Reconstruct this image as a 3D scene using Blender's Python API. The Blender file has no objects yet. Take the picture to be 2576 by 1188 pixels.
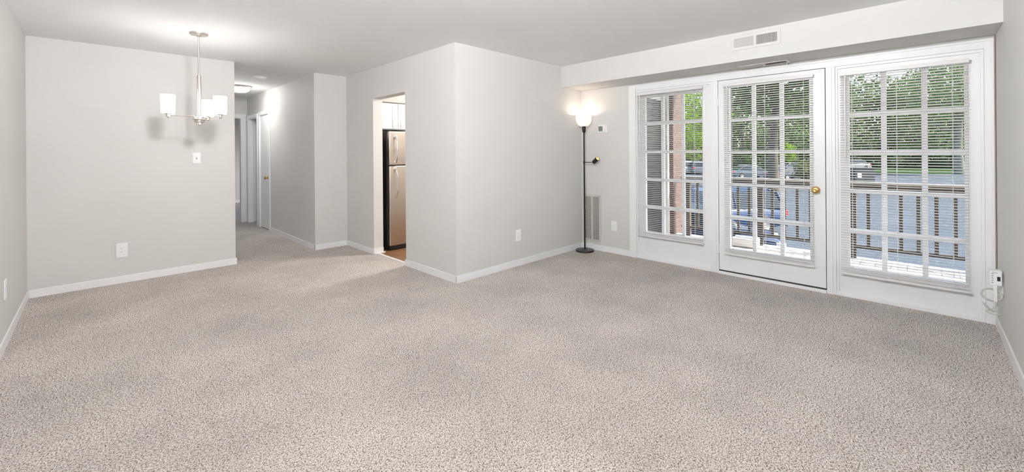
import bpy, bmesh, math, random
from mathutils import Vector, Matrix
random.seed(7)
SC = bpy.context.scene
COL = SC.collection
PI = math.pi

# ------------------------------------------------------------------ camera
YAW = math.radians(44.8306); ROLL = math.radians(-0.4494); FPX = 1040.9; CY = 385.79
cam_d = bpy.data.cameras.new('camera'); cam = bpy.data.objects.new('camera', cam_d); COL.objects.link(cam)
fw = Vector((math.cos(YAW), math.sin(YAW), 0)); rt = Vector((math.sin(YAW), -math.cos(YAW), 0)); up = Vector((0, 0, 1))
r2 = rt * math.cos(ROLL) + up * math.sin(ROLL); u2 = up * math.cos(ROLL) - rt * math.sin(ROLL)
cam.matrix_world = Matrix(((r2.x, u2.x, -fw.x, 0), (r2.y, u2.y, -fw.y, 0), (r2.z, u2.z, -fw.z, 1.3105), (0, 0, 0, 1)))
cam_d.sensor_fit = 'HORIZONTAL'; cam_d.sensor_width = 36; cam_d.lens = 36 * FPX / 2576
cam_d.shift_y = -(594 - CY) / 2576; cam_d.clip_start = 0.03; cam_d.clip_end = 600
SC.camera = cam

# ------------------------------------------------------------------ exposure, sky, sun
SC.view_settings.view_transform = 'Standard'; SC.view_settings.look = 'None'
SC.view_settings.gamma = 1; SC.view_settings.use_curve_mapping = False
SC.view_settings.exposure = 0.16
W = bpy.data.worlds.new('sky'); SC.world = W; W.use_nodes = True
wn = W.node_tree; bg = wn.nodes['Background']
sk = wn.nodes.new('ShaderNodeTexSky'); sk.sky_type = 'NISHITA'; sk.sun_disc = False
sk.sun_elevation = math.radians(48); sk.sun_rotation = math.radians(150); sk.dust_density = 3.0
wn.links.new(sk.outputs[0], bg.inputs[0]); bg.inputs[1].default_value = 0.7
sd = bpy.data.lights.new('sun', 'SUN'); sd.energy = 13.0; sd.angle = 0.01; sd.color = (1, 0.95, 0.86)
sun = bpy.data.objects.new('sun', sd); COL.objects.link(sun)
sun.rotation_euler = Vector((0.27, -0.62, 0.74)).to_track_quat('Z', 'Y').to_euler()
LAMP_WARM = (1.0, 0.86, 0.72); LAMP_WHITE = (1.0, 0.955, 0.90)

# ------------------------------------------------------------------ materials
def _mat(name):
    m = bpy.data.materials.new(name); m.use_nodes = True
    nt = m.node_tree; return m, nt, nt.nodes['Principled BSDF']
def mat(name, col, rough=0.5, metal=0.0, noise=0.0, nscale=20.0, bump=0.0, bscale=200.0, spec=0.5, aniso=None):
    m, nt, b = _mat(name)
    b.inputs['Roughness'].default_value = rough; b.inputs['Metallic'].default_value = metal
    b.inputs['Specular IOR Level'].default_value = spec
    tc = nt.nodes.new('ShaderNodeTexCoord')
    if noise > 0:
        n = nt.nodes.new('ShaderNodeTexNoise'); n.inputs['Scale'].default_value = nscale; n.inputs['Detail'].default_value = 3
        nt.links.new(tc.outputs['Object'], n.inputs['Vector'])
        r = nt.nodes.new('ShaderNodeValToRGB')
        r.color_ramp.elements[0].position = 0.3; r.color_ramp.elements[1].position = 0.7
        r.color_ramp.elements[0].color = tuple(c * (1 - noise) for c in col) + (1,)
        r.color_ramp.elements[1].color = tuple(min(1, c * (1 + noise)) for c in col) + (1,)
        nt.links.new(n.outputs['Fac'], r.inputs[0]); nt.links.new(r.outputs[0], b.inputs['Base Color'])
    else:
        b.inputs['Base Color'].default_value = tuple(col) + (1,)
    if bump > 0:
        n2 = nt.nodes.new('ShaderNodeTexNoise'); n2.inputs['Scale'].default_value = bscale; n2.inputs['Detail'].default_value = 2
        if aniso:
            mp = nt.nodes.new('ShaderNodeMapping'); mp.inputs['Scale'].default_value = aniso
            nt.links.new(tc.outputs['Object'], mp.inputs[0]); nt.links.new(mp.outputs[0], n2.inputs['Vector'])
        else:
            nt.links.new(tc.outputs['Object'], n2.inputs['Vector'])
        bp = nt.nodes.new('ShaderNodeBump'); bp.inputs['Strength'].default_value = bump; bp.inputs['Distance'].default_value = 0.002
        nt.links.new(n2.outputs['Fac'], bp.inputs['Height']); nt.links.new(bp.outputs[0], b.inputs['Normal'])
    return m
def emit(name, col, s, base=(0.9, 0.9, 0.9)):
    m, nt, b = _mat(name)
    b.inputs['Base Color'].default_value = base + (1,); b.inputs['Roughness'].default_value = 0.3
    b.inputs['Emission Color'].default_value = tuple(col) + (1,); b.inputs['Emission Strength'].default_value = s
    return m

M = {}
M['wall'] = mat('wall_paint', (0.70, 0.688, 0.666), 0.62, noise=0.012, nscale=3, bump=0.12, bscale=260, spec=0.3)
M['ceil'] = mat('ceiling_paint', (0.90, 0.90, 0.905), 0.8, noise=0.01, nscale=2, bump=0.1, bscale=200, spec=0.2)
M['trim'] = mat('white_trim_paint', (0.90, 0.905, 0.91), 0.32, noise=0.01, nscale=6, bump=0.03, bscale=60)
M['plate'] = mat('white_plastic', (0.92, 0.92, 0.92), 0.3)
M['vinyl'] = mat('blind_vinyl', (0.80, 0.785, 0.78), 0.38)
M['cord'] = mat('blind_cord', (0.78, 0.78, 0.77), 0.7)
M['nickel'] = mat('brushed_nickel', (0.72, 0.67, 0.62), 0.28, 1.0, bump=0.05, bscale=300, aniso=(1, 1, 0.05))
M['steel'] = mat('stainless_steel', (0.66, 0.60, 0.54), 0.34, 1.0, noise=0.03, nscale=3, bump=0.06, bscale=500, aniso=(0.03, 1, 1))
M['chrome'] = mat('bright_chrome', (0.82, 0.80, 0.78), 0.16, 1.0)
M['black'] = mat('black_lamp_metal', (0.012, 0.011, 0.011), 0.3, 0.3)
M['fridge_side'] = mat('black_textured_steel', (0.018, 0.017, 0.016), 0.45, 0.2, bump=0.15, bscale=900)
M['darkplastic'] = mat('dark_plastic', (0.014, 0.014, 0.015), 0.45)
M['gapdark'] = mat('gasket_and_gap_shade', (0.02, 0.02, 0.022), 0.7)  # fridge gasket, and the dark painted for shade in the patio door gaps
M['brass'] = mat('aged_brass', (0.55, 0.36, 0.13), 0.28, 1.0, noise=0.12, nscale=60)
M['greymark'] = mat('grey_slot', (0.16, 0.16, 0.17), 0.6)
M['lcd'] = mat('lcd_screen', (0.20, 0.23, 0.20), 0.2)
M['vent'] = mat('painted_vent_metal', (0.71, 0.685, 0.66), 0.4)
M['grille'] = mat('painted_grille', (0.60, 0.57, 0.535), 0.5)
M['ventdark'] = mat('painted_vent_shadow', (0.10, 0.10, 0.11), 0.8)  # dark tone painted for the shade behind the register fins
M['cable'] = mat('white_cable', (0.66, 0.65, 0.62), 0.45)
M['cablebrown'] = mat('taupe_cable', (0.36, 0.29, 0.25), 0.5)
M['cab'] = mat('white_cabinet', (0.80, 0.80, 0.80), 0.35)
M['shade'] = emit('frosted_glass_shade', (1.0, 0.975, 0.945), 12.5)
M['dome'] = emit('frosted_glass_dome', (1.0, 0.99, 0.975), 40.0)
M['fillglow'] = emit('added_fill_light_glow', (0.985, 0.99, 1.0), 720.0)  # strong glow of the added room fill light
M['kitfill'] = emit('added_kitchen_light_glow', (1.0, 0.93, 0.86), 130.0)  # glow of the added kitchen light
M['bowl'] = emit('torchiere_bowl_glass', (1.0, 0.90, 0.83), 0.50, (0.85, 0.80, 0.76))
M['bulb'] = emit('spot_bulb', (1.0, 0.72, 0.34), 5.0)
M['spot_in'] = mat('gilt_reflector', (0.75, 0.45, 0.15), 0.25, 0.9)

def carpet():
    m, nt, b = _mat('speckled_carpet'); L = nt.links; N = nt.nodes.new
    b.inputs['Roughness'].default_value = 0.95; b.inputs['Specular IOR Level'].default_value = 0.1
    tc = N('ShaderNodeTexCoord')
    n1 = N('ShaderNodeTexNoise'); n1.inputs['Scale'].default_value = 150; n1.inputs['Detail'].default_value = 2.5; n1.inputs['Roughness'].default_value = 0.62; n1.inputs['Distortion'].default_value = 0.6
    L.new(tc.outputs['Object'], n1.inputs['Vector'])
    r = N('ShaderNodeValToRGB'); e = r.color_ramp.elements
    e[0].position = 0.33; e[0].color = (0.068, 0.054, 0.042, 1); e[1].position = 0.60; e[1].color = (0.85, 0.805, 0.775, 1)
    q = e.new(0.41); q.color = (0.215, 0.182, 0.158, 1); q = e.new(0.50); q.color = (0.58, 0.53, 0.495, 1)
    L.new(n1.outputs['Fac'], r.inputs[0])
    n2 = N('ShaderNodeTexNoise'); n2.inputs['Scale'].default_value = 1.7; n2.inputs['Detail'].default_value = 4
    L.new(tc.outputs['Object'], n2.inputs['Vector'])
    mr = N('ShaderNodeMapRange'); mr.inputs[1].default_value = 0.3; mr.inputs[2].default_value = 0.7; mr.inputs[3].default_value = 0.86; mr.inputs[4].default_value = 1.12
    L.new(n2.outputs['Fac'], mr.inputs[0])
    mx = N('ShaderNodeVectorMath'); mx.operation = 'SCALE'; L.new(r.outputs[0], mx.inputs[0]); L.new(mr.outputs[0], mx.inputs['Scale'])
    L.new(mx.outputs[0], b.inputs['Base Color'])
    bp = N('ShaderNodeBump'); bp.inputs['Strength'].default_value = 0.5; bp.inputs['Distance'].default_value = 0.004
    L.new(n1.outputs['Fac'], bp.inputs['Height']); L.new(bp.outputs[0], b.inputs['Normal'])
    return m
M['carpet'] = carpet()
def wood(name, c1, c2, scale=(1, 12, 12), plank=None, rough=0.4):
    m, nt, b = _mat(name); L = nt.links; N = nt.nodes.new
    b.inputs['Roughness'].default_value = rough
    tc = N('ShaderNodeTexCoord'); mp = N('ShaderNodeMapping'); mp.inputs['Scale'].default_value = scale
    L.new(tc.outputs['Object'], mp.inputs[0])
    n = N('ShaderNodeTexNoise'); n.inputs['Scale'].default_value = 3; n.inputs['Detail'].default_value = 5; n.inputs['Distortion'].default_value = 0.6
    L.new(mp.outputs[0], n.inputs['Vector'])
    r = N('ShaderNodeValToRGB'); r.color_ramp.elements[0].position = 0.3; r.color_ramp.elements[1].position = 0.72
    r.color_ramp.elements[0].color = c1 + (1,); r.color_ramp.elements[1].color = c2 + (1,)
    L.new(n.outputs['Fac'], r.inputs[0]); L.new(r.outputs[0], b.inputs['Base Color'])
    if plank:
        bt = N('ShaderNodeTexBrick'); bt.inputs['Scale'].default_value = 1; bt.inputs['Brick Width'].default_value = plank[0]; bt.inputs['Row Height'].default_value = plank[1]
        bt.inputs['Mortar Size'].default_value = 0.003; bt.inputs['Color1'].default_value = (1, 1, 1, 1); bt.inputs['Color2'].default_value = (0.84, 0.84, 0.84, 1); bt.inputs['Mortar'].default_value = (0.3, 0.3, 0.3, 1)
        mp2 = N('ShaderNodeMapping'); mp2.inputs['Rotation'].default_value = (0, 0, plank[2]); L.new(tc.outputs['Object'], mp2.inputs[0]); L.new(mp2.outputs[0], bt.inputs['Vector'])
        mm = N('ShaderNodeMix'); mm.data_type = 'RGBA'; mm.blend_type = 'MULTIPLY'; mm.inputs[0].default_value = 1
        L.new(r.outputs[0], mm.inputs[6]); L.new(bt.outputs['Color'], mm.inputs[7]); L.new(mm.outputs[2], b.inputs['Base Color'])
    return m
M['kfloor'] = wood('kitchen_wood_floor', (0.22, 0.105, 0.045), (0.40, 0.22, 0.10), (12, 1, 12), (1.2, 0.09, 0), 0.3)
M['deckwood'] = wood('bleached_deck_boards', (0.60, 0.57, 0.51), (0.70, 0.67, 0.61), (12, 1, 12), (3.0, 0.14, 0), 0.7)
M['railwood'] = wood('weathered_rail_wood', (0.045, 0.034, 0.024), (0.095, 0.074, 0.052), (10, 10, 1), None, 0.8)
M['caprail'] = wood('pale_cap_rail', (0.30, 0.27, 0.23), (0.45, 0.41, 0.36), (10, 1, 10), None, 0.6)  # top board paler than the fascia under it

def glass():
    m, nt, b = _mat('window_glass'); nt.nodes.remove(b); L = nt.links; N = nt.nodes.new
    out = nt.nodes['Material Output']; t = N('ShaderNodeBsdfTransparent'); t.inputs[0].default_value = (0.97, 0.985, 0.98, 1)
    L.new(t.outputs[0], out.inputs[0])
    return m
M['glass'] = glass()
def brick():
    m, nt, b = _mat('red_brick'); L = nt.links; N = nt.nodes.new; b.inputs['Roughness'].default_value = 0.85
    tc = N('ShaderNodeTexCoord'); sx = N('ShaderNodeSeparateXYZ'); L.new(tc.outputs['Object'], sx.inputs[0])
    ad = N('ShaderNodeMath'); ad.operation = 'ADD'; L.new(sx.outputs[0], ad.inputs[0]); L.new(sx.outputs[1], ad.inputs[1])
    cx = N('ShaderNodeCombineXYZ'); L.new(ad.outputs[0], cx.inputs[0]); L.new(sx.outputs[2], cx.inputs[1])
    bt = N('ShaderNodeTexBrick'); bt.inputs['Scale'].default_value = 1; bt.inputs['Brick Width'].default_value = 0.2; bt.inputs['Row Height'].default_value = 0.075; bt.inputs['Mortar Size'].default_value = 0.008
    bt.inputs['Color1'].default_value = (0.105, 0.06, 0.047, 1); bt.inputs['Color2'].default_value = (0.09, 0.05, 0.039, 1); bt.inputs['Mortar'].default_value = (0.115, 0.078, 0.064, 1)
    L.new(cx.outputs[0], bt.inputs['Vector']); L.new(bt.outputs[0], b.inputs['Base Color']); return m
M['brick'] = brick()
M['siding'] = mat('dark_blue_grey_boards', (0.008, 0.0095, 0.012), 0.4, noise=0.3, nscale=4)
M['asphalt'] = mat('grey_asphalt', (0.050, 0.062, 0.078), 0.95, noise=0.12, nscale=0.6, bump=0.3, bscale=30, spec=0.08)
M['concrete'] = mat('pale_concrete', (0.2, 0.195, 0.185), 0.9, noise=0.08, nscale=2)
M['grass'] = mat('lawn_grass', (0.016, 0.040, 0.008), 0.95, noise=0.35, nscale=1.5, spec=0.05)
M['bark'] = mat('tree_bark', (0.075, 0.06, 0.045), 0.95, noise=0.35, nscale=4)
M['barkpale'] = mat('grey_green_bark', (0.13, 0.14, 0.10), 0.95, noise=0.3, nscale=4)  # paler, greener bark tone
def leafmat(name, col):
    m, nt, b = _mat(name); L = nt.links; N = nt.nodes.new; nt.nodes.remove(b); out = nt.nodes['Material Output']
    tc = N('ShaderNodeTexCoord'); n = N('ShaderNodeTexNoise'); n.inputs['Scale'].default_value = 1.3; n.inputs['Detail'].default_value = 4
    L.new(tc.outputs['Object'], n.inputs['Vector'])
    r = N('ShaderNodeValToRGB'); r.color_ramp.elements[0].position = 0.32; r.color_ramp.elements[1].position = 0.7
    r.color_ramp.elements[0].color = tuple(c * 0.55 for c in col) + (1,); r.color_ramp.elements[1].color = tuple(c * 1.45 for c in col) + (1,)
    L.new(n.outputs['Fac'], r.inputs[0])
    d = N('ShaderNodeBsdfDiffuse'); t = N('ShaderNodeBsdfTranslucent'); mx = N('ShaderNodeMixShader'); mx.inputs[0].default_value = 0.35
    L.new(r.outputs[0], d.inputs[0]); L.new(r.outputs[0], t.inputs[0]); L.new(d.outputs[0], mx.inputs[1]); L.new(t.outputs[0], mx.inputs[2]); L.new(mx.outputs[0], out.inputs[0])
    return m
M['leaf_dark'] = leafmat('dark_leaves', (0.038, 0.076, 0.018))
M['leaf_mid'] = leafmat('mid_green_leaves', (0.11, 0.18, 0.06))
M['leaf_lime'] = leafmat('bright_green_leaves', (0.16, 0.30, 0.012))
M['leaf_olive'] = leafmat('olive_leaves', (0.10, 0.115, 0.035))
M['tyre'] = mat('black_tyre', (0.015, 0.015, 0.015), 0.8)
M['carglass'] = mat('tinted_car_glass', (0.008, 0.014, 0.017), 0.08, spec=0.35)
M['taillight'] = mat('red_tail_lens', (0.55, 0.02, 0.03), 0.25)
M['headlight'] = mat('clear_headlamp', (0.75, 0.76, 0.78), 0.15)
M['amber'] = mat('amber_lens', (0.75, 0.25, 0.03), 0.25)
def paint(name, col): return mat(name, col, 0.25, 0.0, spec=0.4)

# ------------------------------------------------------------------ mesh builder
class MB:
    def __init__(s): s.bm = bmesh.new()
    def box(s, x0, x1, y0, y1, z0, z1, bev=0.0, seg=2):
        b = bmesh.new()
        bmesh.ops.create_cube(b, size=1)
        bmesh.ops.scale(b, vec=(abs(x1 - x0), abs(y1 - y0), abs(z1 - z0)), verts=b.verts)
        bmesh.ops.translate(b, vec=((x0 + x1) / 2, (y0 + y1) / 2, (z0 + z1) / 2), verts=b.verts)
        if bev > 0: bmesh.ops.bevel(b, geom=b.edges[:], offset=bev, segments=seg, affect='EDGES', profile=0.6)
        s._merge(b); return s
    def _merge(s, b):
        me = bpy.data.meshes.new('tmp'); b.to_mesh(me); b.free(); s.bm.from_mesh(me); bpy.data.meshes.remove(me)
    def lathe(s, prof, c=(0, 0, 0), n=32, axis=None):
        """prof: list of (radius, height); revolved about z then turned so z points along axis"""
        q = Vector((0, 0, 1)).rotation_difference(Vector(axis)) if axis is not None else None
        rings = []
        for (r, z) in prof:
            ring = []
            for i in range(n if r > 1e-6 else 1):
                a = 2 * PI * i / n; v = Vector((r * math.cos(a), r * math.sin(a), z))
                if q: v = q @ v
                ring.append(s.bm.verts.new(v + Vector(c)))
            rings.append(ring)
        for A, B in zip(rings, rings[1:]):
            for i in range(n):
                j = (i + 1) % n
                f = [A[i % len(A)], A[j % len(A)], B[j % len(B)], B[i % len(B)]]
                f = list(dict.fromkeys(f))
                if len(f) > 2:
                    try: s.bm.faces.new(f)
                    except ValueError: pass
        for ring, rev in ((rings[0], True), (rings[-1], False)):
            if len(ring) > 2:
                try: s.bm.faces.new(ring[::-1] if rev else ring)
                except ValueError: pass
        return s
    def tube(s, pts, r, n=8, closed=False, r_end=None):
        P = [Vector(p) for p in pts]; rings = []; m = len(P); prev = None
        for k in range(m):
            a = P[k - 1] if (k > 0 or closed) else P[k]; b = P[(k + 1) % m] if (k < m - 1 or closed) else P[k]
            t = (b - a).normalized()
            if prev is None:
                ref = Vector((0, 0, 1)) if abs(t.z) < 0.9 else Vector((1, 0, 0)); nrm = t.cross(ref).normalized()
            else:
                nrm = (prev - t * prev.dot(t)).normalized()
            prev = nrm; bn = t.cross(nrm); rr = r if r_end is None else r + (r_end - r) * k / (m - 1)
            rings.append([s.bm.verts.new(P[k] + (nrm * math.cos(2 * PI * i / n) + bn * math.sin(2 * PI * i / n)) * rr) for i in range(n)])
        for k in range(m if closed else m - 1):
            A = rings[k]; B = rings[(k + 1) % m]
            for i in range(n):
                try: s.bm.faces.new([A[i], A[(i + 1) % n], B[(i + 1) % n], B[i]])
                except ValueError: pass
        if not closed:
            s.bm.faces.new(rings[0][::-1]); s.bm.faces.new(rings[-1])
        return s
    def prism(s, poly, d0, d1, plane='xz'):
        """polygon extruded from d0 to d1 along the axis left out of plane"""
        def mk(a, b, d): return {'xz': (a, d, b), 'yz': (d, a, b), 'xy': (a, b, d)}[plane]
        A = [s.bm.verts.new(mk(a, b, d0)) for a, b in poly]; B = [s.bm.verts.new(mk(a, b, d1)) for a, b in poly]
        s.bm.faces.new(A); s.bm.faces.new(B[::-1]); k = len(poly)
        for i in range(k): s.bm.faces.new([A[i], B[i], B[(i + 1) % k], A[(i + 1) % k]])
        return s
    def quad(s, a, b, c, d):
        s.bm.faces.new([s.bm.verts.new(v) for v in (a, b, c, d)]); return s
    def xf(s, mtx): bmesh.ops.transform(s.bm, matrix=mtx, verts=s.bm.verts); return s
    def build(s, name, m, parent=None, smooth=None, recalc=True):
        if recalc: bmesh.ops.recalc_face_normals(s.bm, faces=s.bm.faces[:])
        me = bpy.data.meshes.new(name); s.bm.to_mesh(me); s.bm.free(); me.materials.append(m)
        if smooth is not None:
            me.shade_smooth(); me.set_sharp_from_angle(angle=math.radians(smooth))
        o = bpy.data.objects.new(name, me); COL.objects.link(o)
        if parent: o.parent = parent
        return o
def tag(o, label=None, cat=None, group=None, kind=None):
    if label: o['label'] = label
    if cat: o['category'] = cat
    if group: o['group'] = group
    if kind: o['kind'] = kind
    return o
def thing(name, label, cat, loc=(0, 0, 0), rz=0.0, group=None, kind=None):
    o = bpy.data.objects.new(name, None); COL.objects.link(o); o.empty_display_size = 0.05
    o.location = loc; o.rotation_euler = (0, 0, rz); return tag(o, label, cat, group, kind)
def struct(name, mb, m, parent=None, smooth=None):
    o = mb.build(name, m, parent, smooth)
    if parent is None: o['kind'] = 'structure'
    return o
def copy_tree(o, parent=None):
    c = o.copy(); COL.objects.link(c)
    if parent: c.parent = parent
    for ch in o.children: copy_tree(ch, c)
    return c

# ------------------------------------------------------------------ room dimensions
H = 2.44
XL, YR = -0.4545, -0.386              # left wall, right wall
YD, XD = 5.893, 1.184                 # dining wall, its free end
XH, YE = 2.119, 9.5                   # hall right wall, hall end
YJ, XK = 5.934, 2.567                 # jog, kitchen wall
YLW, XW = 3.356, 4.747                # lamp wall, window wall
XS, ZS = 4.306, 2.168                 # soffit

struct('floor', MB().box(XL - .12, XW + .02, YR - .12, YD, -.05, 0).box(XL - .12, 4.6, YD, 13.62, -.05, 0), M['carpet'])
struct('floor_kitchen', MB().box(2.625, 4.9, 3.40, 5.96, -.03, 0.004), M['kfloor'])
struct('ceiling', MB().box(XL - .12, XW + .15, YR - .12, 13.7, H, H + .1), M['ceil'])
struct('wall_left', MB().box(XL - .12, XL, YR - .12, YD + .12, 0, H), M['wall'])
struct('wall_back', MB().box(XL, XD, YD, YD + .12, 0, H), M['wall'])
struct('wall_hall_left', MB().box(XD - .12, XD, YD + .12, YE, 0, H), M['wall'])
struct('wall_right', MB().box(XL - .12, XW + .15, YR - .12, YR, 0, H), M['wall'])
# hall right wall with closet door opening and bedroom/bath door opening
D1a, D1b, D1z = 8.035, 8.60, 2.035
D2a, D2b, D2z = 8.785, 9.37, 2.02
struct('wall_hall_right', MB().box(XH, XH + .12, YJ, D1a, 0, H).box(XH, XH + .12, D1a, D1b, D1z, H).box(XH, XH + .12, D1b, D2a, 0, H)
       .box(XH, XH + .12, D2a, D2b, D2z, H).box(XH, XH + .12, D2b, YE + .12, 0, H), M['wall'])
struct('wall_jog', MB().box(XH + .12, XK + .13, YJ, YJ + .12, 0, H), M['wall'])
K0, K1, KZ = 4.32, 5.115, 2.045
struct('wall_kitchen', MB().box(XK, XK + .13, YLW, K0, 0, H).box(XK, XK + .13, K0, K1, KZ, H).box(XK, XK + .13, K1, YJ, 0, H), M['wall'])
struct('wall_middle', MB().box(XK + .13, XW + .15, YLW, YLW + .12, 0, H), M['wall'])
struct('wall_window', MB().box(XW, XW + .15, 2.625, YLW, 0, H).box(XW, XW + .15, YR, 2.625, 2.145, H), M['wall'])
struct('soffit', MB().box(XS, XW, YR, YLW, ZS, H), M['wall'])
tag(bpy.data.objects['soffit'], kind='structure')
# hall end wall with bedroom doorway, bedroom beyond, bath closet
E0, E1, EZ = 1.25, 2.02, 2.05
struct('wall_hall_end', MB().box(XD - .12, E0, YE, YE + .12, 0, H).box(E0, E1, YE, YE + .12, EZ, H).box(E1, 4.6, YE, YE + .12, 0, H), M['wall'])
struct('wall_bedroom_back', MB().box(0.4, 4.6, 13.5, 13.62, 0, H), M['wall'])
struct('wall_bedroom_left', MB().box(0.4, 0.52, YE + .12, 13.5, 0, H), M['wall'])
struct('wall_bedroom_right', MB().box(4.48, 4.6, YE + .12, 10.3, 0, H).box(4.48, 4.6, 12.9, 13.5, 0, H).box(4.48, 4.6, 10.3, 12.9, 0, 0.75).box(4.48, 4.6, 10.3, 12.9, 2.2, H), M['wall'])
struct('wall_bath', MB().box(3.6, 3.72, 8.55, YE, 0, H).box(XH + .12, 3.6, 8.55, 8.67, 0, H), M['wall'])
struct('wall_closet', MB().box(2.9, 3.0, 7.9, 8.55, 0, H).box(XH + .12, 3.0, 7.8, 7.9, 0, H), M['wall'])
struct('wall_kitchen_back', MB().box(2.69, 4.9, 5.93, 6.05, 0, H).box(4.897, 5.0, 3.4, 6.05, 0, H), M['wall'])
struct('ceiling_kitchen_bulkhead', MB().box(XK + .13, 4.89, 5.40, 5.93, 2.055, H), M['wall'])

# baseboards: profile with eased top
def baseboard(name, runs, h=0.073, t=0.012):
    mb = MB()
    for (x0, x1, y0, y1) in runs:
        mb.box(x0, x1, y0, y1, -.01, h, 0.004, 2)
    struct(name, mb, M['trim'])
t = 0.012
baseboard('baseboard_left', [(XL, XL + t, YR, YD)])
baseboard('baseboard_back', [(XL, XD + t, YD - t, YD), (XD, XD + t, YD - t, YE)])
baseboard('baseboard_hall', [(XH - t, XH, YJ - t, D1a - .068), (XH - t, XH, D1b + .068, D2a - .068)])
baseboard('baseboard_jog', [(XH - t, XK, YJ - t, YJ)])
baseboard('baseboard_kitchen', [(XK - t, XK, K1 - t, YJ), (XK - t, XK + .13, K1 - t, K1), (XK - t, XK, YLW - t, K0 + t)])
baseboard('baseboard_middle', [(XK - t, XW, YLW - t, YLW)])
baseboard('baseboard_window', [(XW - t, XW, 2.625, YLW)])
baseboard('baseboard_right', [(XL, XW - .03, YR, YR + t)])
baseboard('baseboard_bedroom', [(0.52, 4.48, 13.5 - t, 13.5)])
struct('trim_1', MB().box(XK + .0, XK + .15, K1 - .026, K1 - .012, -.01, .018, .004).box(2.600, 2.632, K0, K1 - .02, -.01, .009, .003), M['trim'])

# hall door casings
def casing_x(mb, y0, y1, z, x=XH, w=0.065, d=0.018):
    mb.box(x - d, x, y0 - w, y0, -.01, z + w, .004).box(x - d, x, y1, y1 + w, -.01, z + w, .004).box(x - d, x, y0, y1, z, z + w, .004)
mb = MB(); casing_x(mb, D1a, D1b, D1z); mb.box(XH - .002, XH + .12, D1a - .004, D1a + .012, 0, D1z).box(XH - .002, XH + .12, D1b - .012, D1b + .004, 0, D1z).box(XH - .003, XH + .12, D1a + .013, D1b - .013, D1z - .0125, D1z + .001)
struct('trim_2', mb, M['trim'])
mb = MB(); casing_x(mb, D2a, D2b, D2z); mb.box(XH - .002, XH + .12, D2a - .004, D2a + .014, 0, D2z).box(XH - .002, XH + .12, D2b - .014, D2b + .004, 0, D2z).box(XH - .003, XH + .12, D2a + .015, D2b - .015, D2z - .0145, D2z + .001)
mb.box(XH + .045, XH + .06, D2b - .026, D2b - .014, 0, D2z)
struct('trim_3', mb, M['trim'])
mb = MB().box(E0 - .07, E0, YE - .018, YE, -.01, EZ + .07, .004).box(E1, E1 + .075, YE - .018, YE, -.01, EZ + .07, .004).box(E0, E1, YE - .018, YE, EZ, EZ + .07, .004)
mb.box(E1 - .012, E1 + .004, YE - .002, YE + .12, 0, EZ).box(E0 - .004, E0 + .012, YE - .002, YE + .12, 0, EZ).box(E0 + .013, E1 - .013, YE - .003, YE + .12, EZ - .0125, EZ + .001)
struct('trim_4', mb, M['trim'])

def round_knob(mb, c, axis, s=1.0):
    return mb.lathe([(0, 0), (.030 * s, 0), (.032 * s, .003), (.029 * s, .008), (.013 * s, .011), (.011 * s, .030), (.016 * s, .036), (.027 * s, .044), (.030 * s, .053),
                     (.028 * s, .061), (.018 * s, .0655), (.010 * s, .066), (.006 * s, .0645), (0, .064)], c, 28, axis)
# closet door (shut) and bath door (swung in)
d = thing('door_2', 'white closet door with brass knob in the hallway', 'door', (XH + .004, D1b - .013, 0.0), kind='structure')
MB().box(0, .035, -(D1b - D1a - .028), 0, .012, D1z - .015, .002).build('door_panel', M['trim'], d)
for z in (0.22, 1.05, 1.83): MB().lathe([(.006, 0), (.006, .085)], (-.006, .004, z), 10).box(-.003, .001, -.022, .0, z, z + .085).build('hinge', M['trim'], d, 40)
round_knob(MB(), (0, -(D1b - D1a - .028) + .06, .915), (-1, 0, 0), .9).build('knob', M['brass'], d, 50)
d = thing('door_3', 'white door swung open into the room at the hall end', 'door', (XH + .062, D2b - .022, 0.0), kind='structure')
MB().box(0.006, .58, -.035, 0, .012, D2z - .02, .002).build('door_panel', M['trim'], d)
for z in (0.22, 1.70): MB().lathe([(.007, 0), (.007, .09)], (-.002, .006, z), 10).build('hinge', M['trim'], d, 40)

# ------------------------------------------------------------------ glazed wall: frame, two fixed units, door
FR = MB()
FR.box(4.727, 4.89, 2.535, 2.625, -.01, 2.145, .004)                       # left casing
FR.box(4.735, 4.89, -.386, 2.535, 2.075, 2.145, .003)                      # head
FR.box(4.7262, 4.741, YR + .0015, 2.6255, 2.128, 2.1456, .003)                      # head cap bead
FR.box(4.737, 4.89, 1.572, 1.640, -.01, 2.08, .004)                        # mullion beside the door
FR.box(4.737, 4.89, .566, .636, -.01, 2.08, .004)                          # mullion on the other side
FR.box(4.735, 4.89, YR + .001, -.329, -.01, 2.08, .004)                    # right jamb
FR.box(4.725, 4.74, YR + .001, -.362, -.01, 2.145, .003)                   # right casing bead
for (a, b) in ((1.640, 2.535), (-.329, .566)):                             # stop beads around both fixed units
    FR.box(4.748, 4.79, a, a + .018, 0, 2.075, .004).box(4.748, 4.79, b - .018, b, 0, 2.075, .004).box(4.7488, 4.789, a + .001, b - .001, 2.052, 2.0756, .004)
    FR.box(4.738, 4.801, a - .0005, b + .0005, -.01, .034, .006)
FR.box(4.742, 4.752, 1.590, 1.622, 0, 2.07, .003).box(4.742, 4.752, .584, .618, 0, 2.07, .003)
FR.box(4.728, 4.745, 1.594, 1.618, 0, 2.07, .004).box(4.728, 4.745, .590, .612, 0, 2.07, .004)
struct('trim_5', FR, M['trim'])
struct('trim_6', MB().box(4.72, 4.89, .636, 1.572, -.01, .026, .006), M['trim'])                       # threshold
struct('trim_7', MB().box(4.787, 4.80, .630, .6445, .03, 2.078).box(4.787, 4.80, 1.564, 1.576, .03, 2.078).box(4.787, 4.80, .636, 1.572, 2.064, 2.078).box(4.745, 4.80, .636, 1.572, .024, .036), M['gapdark'])  # dark strips that paint the shade in the door gaps

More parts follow.
